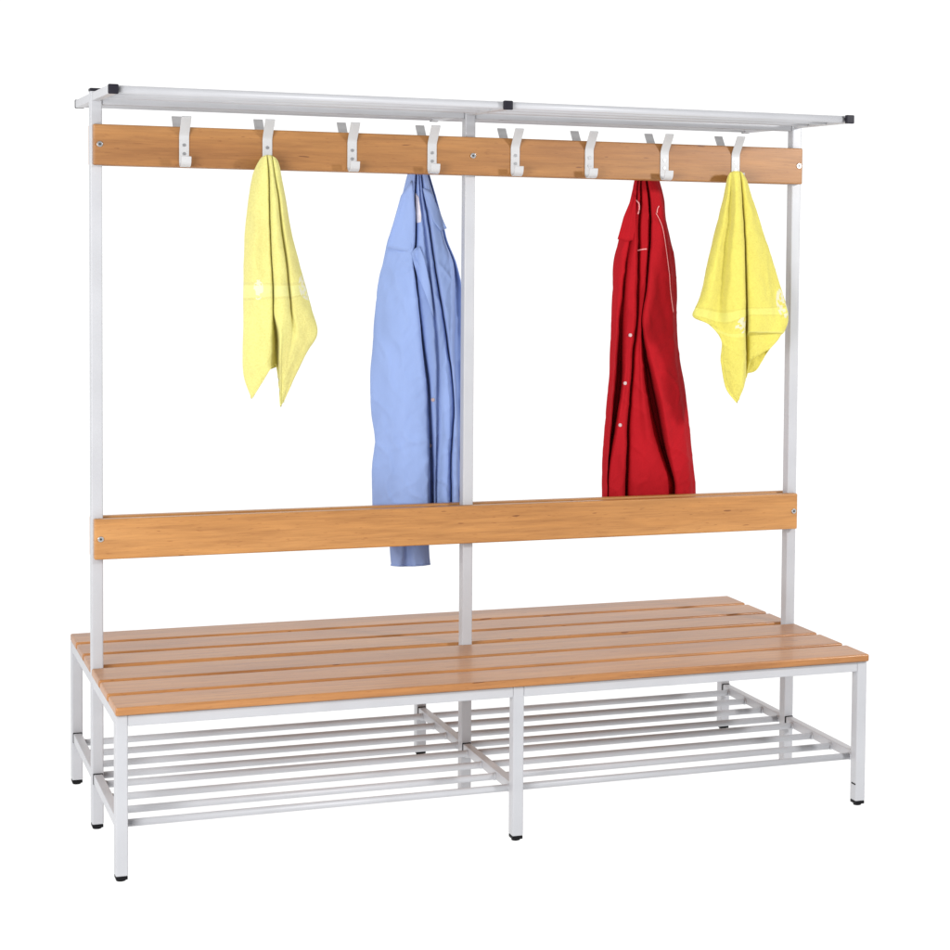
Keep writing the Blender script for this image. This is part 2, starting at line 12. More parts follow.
 'red': [[[0.5352,0.118,1.7653],[0.5341,0.1063,1.765],[0.536,0.1045,1.765],[0.5398,0.11,1.7652],[0.5397,0.1045,1.7651],[0.539,0.0991,1.765],[0.5402,0.0991,1.765],[0.5482,0.118,1.7656],[0.5452,0.1045,1.7653],[0.5474,0.1018,1.7653],[0.5508,0.1027,1.7654],[0.5594,0.12,1.766],[0.5541,0.0946,1.7653],[0.5633,0.0928,1.7656],[0.5773,0.0973,1.766],[0.5861,0.1045,1.7664],[0.5953,0.118,1.7669],[0.5957,0.1392,1.7674],[0.582,0.1482,1.7672],[0.5669,0.1482,1.7668],[0.5499,0.1392,1.7661]],[[0.5263,0.118,1.7359],[0.5279,0.105,1.7357],[0.5318,0.103,1.7358],[0.5363,0.108,1.736],[0.5364,0.103,1.7359],[0.5361,0.097,1.7358],[0.538,0.097,1.7358],[0.5485,0.118,1.7364],[0.5457,0.103,1.7361],[0.5508,0.1,1.7362],[0.5573,0.101,1.7364],[0.5686,0.124,1.7371],[0.5615,0.092,1.7364],[0.5719,0.09,1.7366],[0.5861,0.095,1.737],[0.5952,0.103,1.7374],[0.6069,0.118,1.7379],[0.6054,0.1407,1.7383],[0.5862,0.1505,1.7379],[0.5659,0.1505,1.7374],[0.5439,0.1407,1.7367]],[[0.5145,0.118,1.6831],[0.5183,0.1024,1.683],[0.5236,0.1,1.6831],[0.5301,0.106,1.6833],[0.5304,0.1,1.6833],[0.5309,0.0928,1.6832],[0.534,0.0928,1.6833],[0.5482,0.118,1.6838],[0.5464,0.1,1.6836],[0.555,0.0964,1.6838],[0.5638,0.0976,1.684],[0.5794,0.128,1.6846],[0.5683,0.0868,1.684],[0.5798,0.0844,1.6842],[0.5987,0.0904,1.6847],[0.6084,0.1,1.685],[0.6219,0.118,1.6855],[0.6183,0.1439,1.6856],[0.592,0.155,1.6851],[0.5651,0.155,1.6845],[0.5364,0.1439,1.6838]],[[0.4967,0.118,1.6244],[0.5007,0.0985,1.6244],[0.5104,0.0955,1.6246],[0.5195,0.104,1.6248],[0.5209,0.0955,1.6248],[0.5226,0.0865,1.6248],[0.5263,0.0865,1.6249],[0.5428,0.114,1.6252],[0.5431,0.0955,1.6252],[0.555,0.091,1.6254],[0.5649,0.0925,1.6256],[0.5825,0.126,1.626],[0.5693,0.079,1.6257],[0.5849,0.076,1.626],[0.6056,0.0835,1.6264],[0.6156,0.0955,1.6265],[0.6257,0.118,1.6267],[0.6213,0.1486,1.6267],[0.5895,0.1617,1.6261],[0.5571,0.1617,1.6255],[0.5228,0.1486,1.6249]],[[0.4799,0.118,1.5658],[0.4873,0.0959,1.566],[0.4996,0.0925,1.5663],[0.5097,0.104,1.5663],[0.5119,0.0925,1.5664],[0.5157,0.0823,1.5666],[0.5218,0.0823,1.5667],[0.5403,0.112,1.5667],[0.5408,0.0925,1.5669],[0.5532,0.0874,1.5671],[0.5637,0.0891,1.5672],[0.5825,0.126,1.5672],[0.5669,0.0738,1.5674],[0.5873,0.0704,1.5677],[0.6134,0.0789,1.568],[0.6246,0.0925,1.5681],[0.639,0.118,1.5681],[0.6321,0.1518,1.5677],[0.5922,0.1662,1.567],[0.5522,0.1662,1.5664],[0.5105,0.1518,1.5659]],[[0.4668,0.118,1.5014],[0.4728,0.0946,1.5019],[0.4894,0.091,1.5021],[0.5014,0.108,1.502],[0.5029,0.091,1.5023],[0.5108,0.0802,1.5025],[0.5212,0.0802,1.5026],[0.5398,0.112,1.5023],[0.5392,0.091,1.5026],[0.5502,0.0856,1.5028],[0.5602,0.0874,1.5029],[0.5816,0.13,1.5024],[0.5618,0.0712,1.5032],[0.5864,0.0676,1.5035],[0.6214,0.0766,1.5037],[0.6342,0.091,1.5036],[0.6555,0.118,1.5034],[0.6456,0.1533,1.5027],[0.5976,0.1685,1.5019],[0.55,0.1685,1.5014],[0.5013,0.1533,1.5012]],[[0.464,0.118,1.4197],[0.4673,0.092,1.4204],[0.4788,0.088,1.4206],[0.4959,0.118,1.4198],[0.4948,0.088,1.4207],[0.5059,0.076,1.4211],[0.5182,0.076,1.4211],[0.5382,0.11,1.4203],[0.5372,0.088,1.4209],[0.5444,0.082,1.4211],[0.5513,0.084,1.4211],[0.5719,0.128,1.4199],[0.5516,0.066,1.4216],[0.5811,0.062,1.4218],[0.627,0.072,1.4218],[0.6423,0.088,1.4214],[0.6641,0.118,1.4207],[0.654,0.1565,1.4195],[0.6032,0.173,1.4188],[0.5528,0.173,1.4186],[0.501,0.1565,1.4188]],[[0.46,0.118,1.332],[0.4628,0.092,1.333],[0.4724,0.088,1.3332],[0.4936,0.128,1.3316],[0.4921,0.088,1.3332],[0.5032,0.076,1.3337],[0.5155,0.076,1.3336],[0.5355,0.11,1.3322],[0.5327,0.088,1.3331],[0.5367,0.082,1.3334],[0.5412,0.084,1.3333],[0.5563,0.118,1.3319],[0.54,0.066,1.334],[0.5747,0.062,1.3342],[0.6299,0.072,1.3337],[0.6465,0.088,1.3331],[0.6659,0.118,1.3318],[0.6551,0.1565,1.3303],[0.6026,0.173,1.3296],[0.5508,0.173,1.3297],[0.4977,0.1565,1.3304]],[[0.4573,0.118,1.2442],[0.4601,0.092,1.2456],[0.4661,0.088,1.2457],[0.4971,0.148,1.2424],[0.4894,0.088,1.2456],[0.4981,0.076,1.2462],[0.5092,0.076,1.2461],[0.5273,0.11,1.2442],[0.5263,0.088,1.2453],[0.5341,0.082,1.2456],[0.544,0.084,1.2454],[0.5768,0.148,1.2418],[0.5549,0.066,1.2463],[0.5844,0.062,1.2463],[0.6354,0.072,1.2455],[0.652,0.088,1.2445],[0.672,0.118,1.2428],[0.6602,0.1565,1.2408],[0.6052,0.173,1.2403],[0.5511,0.173,1.2407],[0.496,0.1565,1.2419]],[[0.4536,0.118,1.1563],[0.4561,0.092,1.158],[0.4603,0.088,1.1582],[0.5042,0.173,1.1521],[0.4867,0.088,1.1579],[0.4917,0.076,1.1586],[0.5034,0.076,1.1585],[0.5229,0.114,1.1557],[0.5205,0.088,1.1575],[0.5332,0.082,1.1577],[0.5506,0.084,1.1574],[0.606,0.188,1.1499],[0.5783,0.066,1.1582],[0.606,0.062,1.1581],[0.6472,0.072,1.1569],[0.6645,0.088,1.1557],[0.6865,0.118,1.1535],[0.6725,0.1565,1.1511],[0.6124,0.173,1.1508],[0.5537,0.173,1.1515],[0.4944,0.1565,1.1533]],[[0.4475,0.118,1.0684],[0.451,0.092,1.0704],[0.4551,0.088,1.0706],[0.4971,0.173,1.0632],[0.4772,0.088,1.0702],[0.4841,0.076,1.071],[0.4995,0.076,1.0707],[0.5203,0.118,1.0671],[0.5172,0.088,1.0695],[0.5355,0.082,1.0696],[0.5641,0.084,1.0689],[0.6266,0.193,1.0594],[0.6005,0.066,1.0697],[0.6258,0.062,1.0695],[0.6621,0.072,1.0681],[0.6782,0.088,1.0666],[0.7003,0.118,1.0638],[0.6839,0.1565,1.0611],[0.6181,0.173,1.0611],[0.5544,0.173,1.0622],[0.4906,0.1565,1.0646]],[[0.4408,0.118,0.9804],[0.4458,0.092,0.9827],[0.4493,0.088,0.9829],[0.4765,0.148,0.9769],[0.464,0.088,0.9826],[0.4771,0.076,0.9834],[0.4961,0.076,0.9829],[0.519,0.122,0.9782],[0.5158,0.088,0.9814],[0.5427,0.082,0.9812],[0.5863,0.084,0.98],[0.6413,0.178,0.9703],[0.6159,0.066,0.9809],[0.6413,0.062,0.9807],[0.6733,0.072,0.979],[0.6895,0.088,0.9772],[0.7123,0.118,0.974],[0.6936,0.1565,0.9709],[0.6225,0.173,0.9712],[0.5541,0.173,0.9728],[0.486,0.1565,0.9759]],[[0.4382,0.118,0.907],[0.4423,0.092,0.9095],[0.4452,0.088,0.9098],[0.4625,0.128,0.9053],[0.4538,0.088,0.9096],[0.4718,0.076,0.9103],[0.4927,0.076,0.9097],[0.5168,0.124,0.9042],[0.5154,0.088,0.9078],[0.5498,0.082,0.9074],[0.6109,0.084,0.9055],[0.6546,0.148,0.8978],[0.6343,0.066,0.9066],[0.656,0.062,0.9064],[0.6837,0.072,0.9046],[0.6999,0.088,0.9025],[0.7215,0.118,0.8989],[0.7015,0.1565,0.8956],[0.6269,0.173,0.8961],[0.5555,0.173,0.8981],[0.4848,0.1565,0.9018]],[[0.4375,0.118,0.8511],[0.438,0.092,0.8539],[0.4428,0.088,0.8542],[0.456,0.118,0.8505],[0.4489,0.088,0.854],[0.4681,0.076,0.8547],[0.4914,0.076,0.8539],[0.517,0.128,0.8475],[0.5148,0.088,0.8519],[0.5548,0.082,0.8512],[0.6304,0.084,0.8485],[0.6657,0.128,0.8426],[0.6476,0.066,0.8499],[0.6649,0.062,0.8498],[0.6908,0.072,0.8479],[0.7076,0.088,0.8456],[0.7287,0.118,0.8417],[0.7077,0.1565,0.8382],[0.6309,0.173,0.8389],[0.5576,0.173,0.8413],[0.4851,0.1565,0.8454]],[[0.4364,0.118,0.7893],[0.4386,0.092,0.7922],[0.4434,0.088,0.7925],[0.4533,0.108,0.7898],[0.4495,0.088,0.7923],[0.4688,0.076,0.793],[0.4921,0.076,0.7922],[0.5177,0.128,0.7852],[0.5155,0.088,0.7899],[0.5555,0.082,0.7892],[0.6312,0.084,0.7862],[0.6665,0.128,0.7797],[0.6484,0.066,0.7876],[0.6657,0.062,0.7875],[0.6916,0.072,0.7854],[0.7085,0.088,0.7829],[0.7295,0.118,0.7786],[0.7083,0.1565,0.7749],[0.6309,0.173,0.7758],[0.5571,0.173,0.7785],[0.4841,0.1565,0.7831]],[[0.4357,0.118,0.7303],[0.4393,0.092,0.7335],[0.444,0.088,0.7338],[0.4539,0.108,0.7309],[0.4502,0.088,0.7335],[0.4694,0.076,0.7342],[0.4928,0.076,0.7333],[0.5183,0.128,0.7258],[0.5161,0.088,0.7309],[0.5562,0.082,0.73],[0.6319,0.084,0.7267],[0.6672,0.128,0.7198],[0.6491,0.066,0.7282],[0.6665,0.062,0.7281],[0.6924,0.072,0.7258],[0.7092,0.088,0.7231],[0.7303,0.118,0.7185],[0.7089,0.1565,0.7145],[0.6312,0.173,0.7156],[0.5569,0.173,0.7186],[0.4836,0.1565,0.7236]]],
 'sleeve': [[[-0.1919,0.15,1.1058],[-0.1801,0.128,1.1072],[-0.1622,0.12,1.1075],[-0.1357,0.136,1.1059],[-0.1196,0.12,1.1068],[-0.092,0.128,1.1058],[-0.0664,0.15,1.1037],[-0.0763,0.171,1.1023],[-0.1095,0.18,1.1022],[-0.141,0.18,1.1027],[-0.172,0.171,1.1039]],[[-0.1895,0.15,1.0209],[-0.1797,0.128,1.0226],[-0.1601,0.12,1.0228],[-0.1352,0.136,1.0209],[-0.1192,0.12,1.0219],[-0.0915,0.128,1.0207],[-0.0664,0.15,1.0182],[-0.0761,0.171,1.0166],[-0.1086,0.18,1.0166],[-0.1395,0.18,1.0172],[-0.1699,0.171,1.0187]],[[-0.1871,0.15,0.9359],[-0.1793,0.128,0.9379],[-0.1579,0.12,0.9381],[-0.1348,0.136,0.9358],[-0.1187,0.12,0.937],[-0.091,0.128,0.9354],[-0.0665,0.15,0.9326],[-0.0758,0.171,0.9308],[-0.1077,0.18,0.9308],[-0.1379,0.18,0.9316],[-0.1678,0.171,0.9333]],[[-0.1847,0.15,0.8508],[-0.1789,0.128,0.853],[-0.1558,0.12,0.8531],[-0.1343,0.136,0.8506],[-0.1182,0.12,0.8519],[-0.0905,0.128,0.85],[-0.0666,0.15,0.8468],[-0.0756,0.171,0.8448],[-0.1067,0.18,0.8448],[-0.1364,0.18,0.8458],[-0.1657,0.171,0.8478]],[[-0.1824,0.15,0.7655],[-0.1784,0.128,0.768],[-0.1537,0.12,0.768],[-0.1339,0.136,0.7653],[-0.1178,0.12,0.7666],[-0.09,0.128,0.7645],[-0.0667,0.15,0.7609],[-0.0754,0.171,0.7587],[-0.1058,0.18,0.7588],[-0.1348,0.18,0.7599],[-0.1636,0.171,0.7621]],[[-0.18,0.15,0.6943],[-0.1781,0.128,0.6971],[-0.1516,0.12,0.697],[-0.1335,0.136,0.6941],[-0.1174,0.12,0.6955],[-0.0896,0.128,0.6932],[-0.0668,0.15,0.6892],[-0.0752,0.171,0.6868],[-0.1049,0.18,0.6869],[-0.1334,0.18,0.6882],[-0.1616,0.171,0.6906]],[[-0.1755,0.15,0.6371],[-0.1664,0.128,0.6378],[-0.1541,0.12,0.6374],[-0.1317,0.136,0.6347],[-0.1142,0.12,0.6361],[-0.0864,0.128,0.6359],[-0.0628,0.15,0.6345],[-0.0711,0.171,0.6316],[-0.1007,0.18,0.6309],[-0.129,0.18,0.6316],[-0.1571,0.171,0.6335]]],
}
TRIM = {
 'blue_buttons': [[-0.0738,1.109],[-0.0713,0.9763]],
 'blue_collar_left': [[-0.1674,1.6787],[-0.1368,1.7238],[-0.1323,1.6684],[-0.1319,1.5851],[-0.1414,1.5223],[-0.1778,1.5288],[-0.2072,1.534]],
 'blue_collar_right': [[-0.1058,1.7024],[-0.0831,1.6918],[-0.063,1.6476],[-0.0515,1.6255],[-0.0362,1.5908],[-0.0569,1.5835],[-0.0769,1.6083],[-0.0942,1.6526]],
 'blue_lapel': [[-0.1406,1.5209],[-0.1306,1.5322],[-0.1168,1.5407],[-0.1039,1.5074],[-0.0865,1.4321],[-0.0746,1.3397],[-0.0947,1.3901],[-0.1206,1.457]],
 'blue_label': [[-0.1223,1.6883],[-0.116,1.6773],[-0.1089,1.6244],[-0.11,1.6077],[-0.1201,1.6047]],
 'red_buttons': [[0.5027,1.2897],[0.4889,1.1496],[0.4771,1.0269]],
 'red_collar': [[0.5133,1.703],[0.5226,1.6946],[0.5232,1.6394],[0.5164,1.5666],[0.4965,1.562],[0.4659,1.5682],[0.4835,1.6328]],
 'red_piping': [[0.5812,1.6463],[0.5907,1.629],[0.6004,1.6],[0.6087,1.5534],[0.6155,1.5038],[0.6224,1.457],[0.6292,1.4072],[0.6364,1.3573]],
 'red_loop': [[0.5258,1.683],[0.5321,1.6715],[0.5338,1.657],[0.5281,1.6424]],
 'red_loop2': [[0.592,1.667],[0.5866,1.6581],[0.5849,1.6464]],
 'red_label': [[0.5318,1.5362],[0.5429,1.5396],[0.5552,1.5409]],
}

# ------------------------------------------------------------------ helpers
def link(name, bm, mat, parent=None, smooth=False, bevel=0.0, segs=2):
    me = bpy.data.meshes.new(name)
    bm.normal_update(); bm.to_mesh(me); bm.free()
    o = bpy.data.objects.new(name, me); COL.objects.link(o)
    me.materials.append(mat)
    if smooth:
        for p in me.polygons: p.use_smooth = True
    if parent: o.parent = parent
    if bevel:
        m = o.modifiers.new('bevel', 'BEVEL'); m.width = bevel; m.segments = segs
        m.limit_method = 'ANGLE'; m.harden_normals = False
        for p in me.polygons: p.use_smooth = True
        w = o.modifiers.new('wn', 'WEIGHTED_NORMAL'); w.keep_sharp = True
    return o

def box(bm, x0, x1, y0, y1, z0, z1):
    vs = [bm.verts.new((x, y, z)) for z in (z0, z1) for y in (y0, y1) for x in (x0, x1)]
    for f in ((0, 2, 3, 1), (4, 5, 7, 6), (0, 1, 5, 4), (2, 6, 7, 3), (0, 4, 6, 2), (1, 3, 7, 5)):
        bm.faces.new([vs[i] for i in f])

def slab(x0, x1, y0, y1, z0, z1, nx=1):
    bm = bmesh.new(); box(bm, x0, x1, y0, y1, z0, z1); return bm

def tube(bm, pts, r, n=16, caps=True):
    rings = []
    P = [Vector(p) for p in pts]
    for i, p in enumerate(P):
        t = (P[min(i + 1, len(P) - 1)] - P[max(i - 1, 0)]).normalized()
        a = Vector((0, 0, 1)) if abs(t.z) < .9 else Vector((0, 1, 0))
        u = t.cross(a).normalized(); v = t.cross(u).normalized()
        rings.append([bm.verts.new(p + (u * math.cos(k * 2 * math.pi / n) + v * math.sin(k * 2 * math.pi / n)) * r) for k in range(n)])
    for a, b in zip(rings, rings[1:]):
        for k in range(n):
            bm.faces.new((a[k], a[(k + 1) % n], b[(k + 1) % n], b[k]))
    if caps:
        bm.faces.new(rings[0][::-1]); bm.faces.new(rings[-1])

def disc_y(bm, x, y, z, r, t, n=20, s=-1):
    """a short cylinder lying along Y, face towards s"""
    tube(bm, [(x, y, z), (x, y + s * t * .7, z)], r, n)
    tube(bm, [(x, y + s * t * .7, z), (x, y + s * t, z)], r * .78, n)

# ------------------------------------------------------------------ materials
def new_mat(name):
    m = bpy.data.materials.new(name); m.use_nodes = True
    nt = m.node_tree; b = nt.nodes['Principled BSDF']
    return m, nt, b

def mapping(nt, scale, coord='Object'):
    tc = nt.nodes.new('ShaderNodeTexCoord'); mp = nt.nodes.new('ShaderNodeMapping')
    mp.inputs['Scale'].default_value = scale
    nt.links.new(tc.outputs[coord], mp.inputs['Vector']); return mp

def noise_node(nt, vec, scale, detail=3, rough=.5):
    n = nt.nodes.new('ShaderNodeTexNoise'); n.inputs['Scale'].default_value = scale
    n.inputs['Detail'].default_value = detail; n.inputs['Roughness'].default_value = rough
    nt.links.new(vec.outputs[0], n.inputs['Vector']); return n

def ramp(nt, src, stops):
    r = nt.nodes.new('ShaderNodeValToRGB'); e = r.color_ramp.elements
    while len(e) < len(stops): e.new(.5)
    for i, (p, c) in enumerate(stops):
        e[i].position = p; e[i].color = (c[0], c[1], c[2], 1)
    nt.links.new(src, r.inputs['Fac']); return r

def mix(nt, fac, a, b, mode='MIX'):
    m = nt.nodes.new('ShaderNodeMix'); m.data_type = 'RGBA'; m.blend_type = mode
    for sock, v in ((m.inputs[0], fac), (m.inputs[6], a), (m.inputs[7], b)):
        if isinstance(v, (float, int)): sock.default_value = v
        elif isinstance(v, tuple): sock.default_value = (*v, 1)
        else: nt.links.new(v, sock)
    return m.outputs[2]

def bump(nt, b, src, strength, dist):
    n = nt.nodes.new('ShaderNodeBump'); n.inputs['Strength'].default_value = strength
    n.inputs['Distance'].default_value = dist
    nt.links.new(src, n.inputs['Height']); nt.links.new(n.outputs[0], b.inputs['Normal'])

def wood(name, c1, c2, c3, rough=.32, coat=.35):
    m, nt, b = new_mat(name)
    big = noise_node(nt, mapping(nt, (.9, 5, 5)), 1.6, 3)
    mid = noise_node(nt, mapping(nt, (2.2, 34, 34)), 2.0, 5, .6)
    fine = noise_node(nt, mapping(nt, (14, 420, 420)), 1.0, 3, .6)
    fleck = noise_node(nt, mapping(nt, (30, 260, 260)), 1.3, 1, .4)
    dash = noise_node(nt, mapping(nt, (11, 75, 75)), 1.7, 1, .3)
    base = ramp(nt, big.outputs[0], [(.32, c1), (.52, c2), (.72, c3)]).outputs[0]
    g = ramp(nt, mid.outputs[0], [(.3, (.78, .74, .70)), (.5, (.97, .97, .97)), (.72, (1.1, 1.1, 1.08))]).outputs[0]
    c = mix(nt, 1.0, base, g, 'MULTIPLY')
    f = ramp(nt, fine.outputs[0], [(.35, (.88, .86, .84)), (.65, (1.05, 1.05, 1.05))]).outputs[0]
    c = mix(nt, .8, c, f, 'MULTIPLY')
    k = ramp(nt, fleck.outputs[0], [(.66, (1, 1, 1)), (.74, (.72, .62, .55))]).outputs[0]
    c = mix(nt, .7, c, k, 'MULTIPLY')
    k = ramp(nt, dash.outputs[0], [(.735, (1, 1, 1)), (.77, (.42, .30, .24))]).outputs[0]
    c = mix(nt, .85, c, k, 'MULTIPLY')
    oi = nt.nodes.new('ShaderNodeObjectInfo')
    k = ramp(nt, oi.outputs['Random'], [(0, (.94, .93, .92)), (1, (1.05, 1.06, 1.06))]).outputs[0]
    c = mix(nt, 1.0, c, k, 'MULTIPLY')
    nt.links.new(c, b.inputs['Base Color'])
    b.inputs['Roughness'].default_value = rough
    b.inputs['Coat Weight'].default_value = coat; b.inputs['Coat Roughness'].default_value = .16
    bump(nt, b, fine.outputs[0], .12, .002)
    return m

def paint(name, c, rough=.38, bumps=.06):
    m, nt, b = new_mat(name)
    n = noise_node(nt, mapping(nt, (1, 1, 1)), 9, 4)
    v = ramp(nt, n.outputs[0], [(.3, tuple(x * .95 for x in c)), (.7, tuple(x * 1.03 for x in c))])
    nt.links.new(v.outputs[0], b.inputs['Base Color'])
    b.inputs['Roughness'].default_value = rough
    p = noise_node(nt, mapping(nt, (1, 1, 1)), 700, 2)
    bump(nt, b, p.outputs[0], bumps, .001)
    return m

def plain(name, c, rough=.5, metal=0.0):
    m, nt, b = new_mat(name)
    n = noise_node(nt, mapping(nt, (1, 1, 1)), 60, 3)
    v = ramp(nt, n.outputs[0], [(.3, tuple(x * .9 for x in c)), (.7, tuple(min(1, x * 1.08) for x in c))])
    nt.links.new(v.outputs[0], b.inputs['Base Color'])
    b.inputs['Roughness'].default_value = rough; b.inputs['Metallic'].default_value = metal
    return m

def fabric(name, c, terry=False, patches=(), band=None, patch_col=(.95, .94, .88)):
    m, nt, b = new_mat(name)
    n = noise_node(nt, mapping(nt, (5, 5, 1.6)), 3, 4)
    v = ramp(nt, n.outputs[0], [(.3, tuple(x * .93 for x in c)), (.7, tuple(min(1, x * 1.05) for x in c))]).outputs[0]
    if terry:
        t = noise_node(nt, mapping(nt, (1, 1, 1)), 190, 3, .8)
        v = mix(nt, .5, v, ramp(nt, t.outputs[0], [(.35, (.88, .85, .68)), (.60, (1.04, 1.04, 1.04))]).outputs[0], 'MULTIPLY')
    uvn = nt.nodes.new('ShaderNodeTexCoord'); sep = nt.nodes.new('ShaderNodeSeparateXYZ')
    nt.links.new(uvn.outputs['UV'], sep.inputs[0])
    def math_(op, a, bb=None, cc=None):
        q = nt.nodes.new('ShaderNodeMath'); q.operation = op
        for i, x in enumerate((a, bb, cc)):
            if x is None: continue
            if isinstance(x, (int, float)): q.inputs[i].default_value = x
            else: nt.links.new(x, q.inputs[i])
        return q.outputs[0]
    h = None
    if band:
        for (v0, v1, amt) in band:
            inside = math_('MULTIPLY', math_('GREATER_THAN', sep.outputs[1], v0), math_('LESS_THAN', sep.outputs[1], v1))
            v = mix(nt, math_('MULTIPLY', inside, abs(amt)), v, tuple(min(1, x * 1.0 + .12) for x in c) if amt > 0 else tuple(x * .75 for x in c))
            h = inside if h is None else math_('ADD', h, inside)
    for (u, w, ru, rv) in patches:
        wob = noise_node(nt, mapping(nt, (1, 1, 1), 'Object'), 95, 1)
        du = math_('DIVIDE', math_('SUBTRACT', sep.outputs[0], u), ru)
        dv = math_('DIVIDE', math_('SUBTRACT', sep.outputs[1], w), rv)
        rr = math_('ADD', math_('MULTIPLY', du, du), math_('MULTIPLY', dv, dv))
        ins = math_('LESS_THAN', rr, 1.0)
        ring = math_('MULTIPLY', ins, math_('GREATER_THAN', wob.outputs[0], .47))
        v = mix(nt, math_('MULTIPLY', ring, .7), v, patch_col)
    nt.links.new(v, b.inputs['Base Color'])
    b.inputs['Roughness'].default_value = .85
    b.inputs['Sheen Weight'].default_value = .25 if terry else .0
    b.inputs['Sheen Roughness'].default_value = .5
    b.inputs['Specular IOR Level'].default_value = .18
    if terry:
        tl = nt.nodes.new('ShaderNodeBsdfTranslucent'); nt.links.new(v, tl.inputs[0])
        mx = nt.nodes.new('ShaderNodeMixShader'); mx.inputs[0].default_value = .28
        nt.links.new(b.outputs[0], mx.inputs[1]); nt.links.new(tl.outputs[0], mx.inputs[2])
        nt.links.new(mx.outputs[0], nt.nodes['Material Output'].inputs[0])
        a = noise_node(nt, mapping(nt, (1, 1, 1)), 210, 3, .8)
        bump(nt, b, a.outputs[0], .8, .007)
    else:
        a = noise_node(nt, mapping(nt, (1, 1, .35)), 38, 4, .55)
        bump(nt, b, a.outputs[0], .22, .004)
    return m

M_SLAT = wood('oiled beech slat', (.335, .135, .038), (.39, .165, .048), (.445, .20, .062), .42, .20)
M_BOARD = wood('red beech board', (.305, .128, .034), (.36, .162, .045), (.43, .205, .064), .45, .08)
M_BACK = wood('golden beech board', (.40, .175, .045), (.47, .215, .060), (.54, .26, .080), .45, .08)
M_METAL = paint('light grey powder coat', (.462, .466, .488))
M_HOOK = paint('aluminium grey hook paint', (.49, .49, .495), .35)
M_RUBBER = plain('black rubber', (.006, .006, .007), .6); M_RUBBER.node_tree.nodes['Principled BSDF'].inputs['Specular IOR Level'].default_value = .15
M_CAP = plain('dark grey plastic cap', (.012, .011, .018), .5); M_CAP.node_tree.nodes['Principled BSDF'].inputs['Specular IOR Level'].default_value = .2
M_SCREW = plain('steel screw', (.55, .55, .56), .28, 1.0)
M_DARK = plain('dark socket', (.03, .03, .03), .6)
M_RED = fabric('red cotton twill', (.38, .005, .011))
M_BLUE = fabric('light blue cotton', (.255, .345, .61))
M_TOWEL1 = fabric('pale yellow terry', (1.0, .93, .36), True, [(.675, .60, .055, .055), (.10, .60, .03, .035)], [(.585, .625, .5), (.575, .583, -.22), (.627, .635, -.22)])
M_TOWEL2 = fabric('yellow terry', (.98, .89, .20), True, [(.30, .62, .06, .045), (.64, .53, .03, .06)], [(.54, .575, .45), (.532, .539, -.22), (.576, .583, -.22), (.665, .69, .45)])
M_BUTTON = plain('pale button', (.55, .42, .42), .35)
M_PINK = plain('pale pink piping', (.74, .30, .30), .6)
M_LABEL = plain('woven label', (.62, .58, .62), .7)

# ------------------------------------------------------------------ floor: added sheet glowing with world light from below, so no shadows show
m, nt, b = new_mat('added glowing white floor sheet')
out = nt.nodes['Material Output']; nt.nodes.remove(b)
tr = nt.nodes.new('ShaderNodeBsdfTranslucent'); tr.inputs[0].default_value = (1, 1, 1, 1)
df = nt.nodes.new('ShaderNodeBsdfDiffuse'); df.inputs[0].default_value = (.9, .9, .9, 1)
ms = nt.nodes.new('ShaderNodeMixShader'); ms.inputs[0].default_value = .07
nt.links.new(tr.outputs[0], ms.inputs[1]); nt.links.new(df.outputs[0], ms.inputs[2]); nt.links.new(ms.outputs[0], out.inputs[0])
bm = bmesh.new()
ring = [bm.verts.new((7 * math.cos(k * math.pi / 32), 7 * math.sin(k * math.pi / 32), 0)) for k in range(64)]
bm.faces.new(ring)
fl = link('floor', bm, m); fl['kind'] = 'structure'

# ------------------------------------------------------------------ bench
bench = bpy.data.objects.new('cloakroom_bench', None); COL.objects.link(bench)
bench['label'] = 'double sided beech and light grey steel changing room bench with hook boards and top rack'
bench['category'] = 'bench'
LX = (-.9846, 0.0, .9846)
HW, HD = .0145, .019                       # half tube width and depth
YL = .51
ZS0, ZS1 = .4085, .4290
def hollow_leg(x, y, top, name):
    o = link(name, slab(x - HW, x + HW, y - HD, y + HD, .014, top), M_METAL, bench, bevel=.0035, segs=3)
    bm = bmesh.new()
    tube(bm, [(x, y, .0), (x, y, .006)], .0115, 20)
    box(bm, x - HW + .0008, x + HW - .0008, y - HD + .0008, y + HD - .0008, .0055, .0145)
    f = link('foot_cap', bm, M_RUBBER, o, bevel=.0015)
    return o
for x in LX:
    for s in (-1, 1):
        lg = hollow_leg(x, s * YL, ZS0 - .001, 'leg')
        if x != LX[2] or s > 0: continue
        bm = bmesh.new(); box(bm, x - HW - .0012, x - HW + .001, s * YL - .017, s * YL + .008, .060, .0635)
        link('slot', bm, M_RUBBER, lg)
    p = hollow_leg(x, 0, 1.930, 'post')
    bm = bmesh.new(); box(bm, x - HW - .0008, x + HW + .0008, -HD - .0008, HD + .0008, 1.9285, 1.9365)
    link('post_cap', bm, M_CAP, p, bevel=.002)
# aprons along the front and back, end rails under the slats
for s in (-1, 1):
    for a, c in ((0, 1), (1, 2)):
        y = s * (YL + .0015)
        link('apron', slab(LX[a] + HW, LX[c] - HW, min(y - s * .016, y + s * .0165), max(y - s * .016, y + s * .0165), .380, ZS0 - .002), M_METAL, bench, bevel=.002)
for x in LX:
    for y0, y1 in ((-YL + HD, -HD), (HD, YL - HD)):
        link('cross_rail', slab(x - HW + .0015, x + HW - .0015, y0, y1, .380, ZS0 - .0012), M_METAL, bench, bevel=.002)
# seat slats
for i, (y0, y1) in enumerate(((-.541, -.392), (-.364, -.211), (-.184, -.0215), (.0205, .169), (.197, .344), (.372, .520))):
    o = link('seat_slat', slab(-1.0, 1.0, y0, y1, ZS0, ZS1), M_SLAT, bench, bevel=.0045, segs=3)
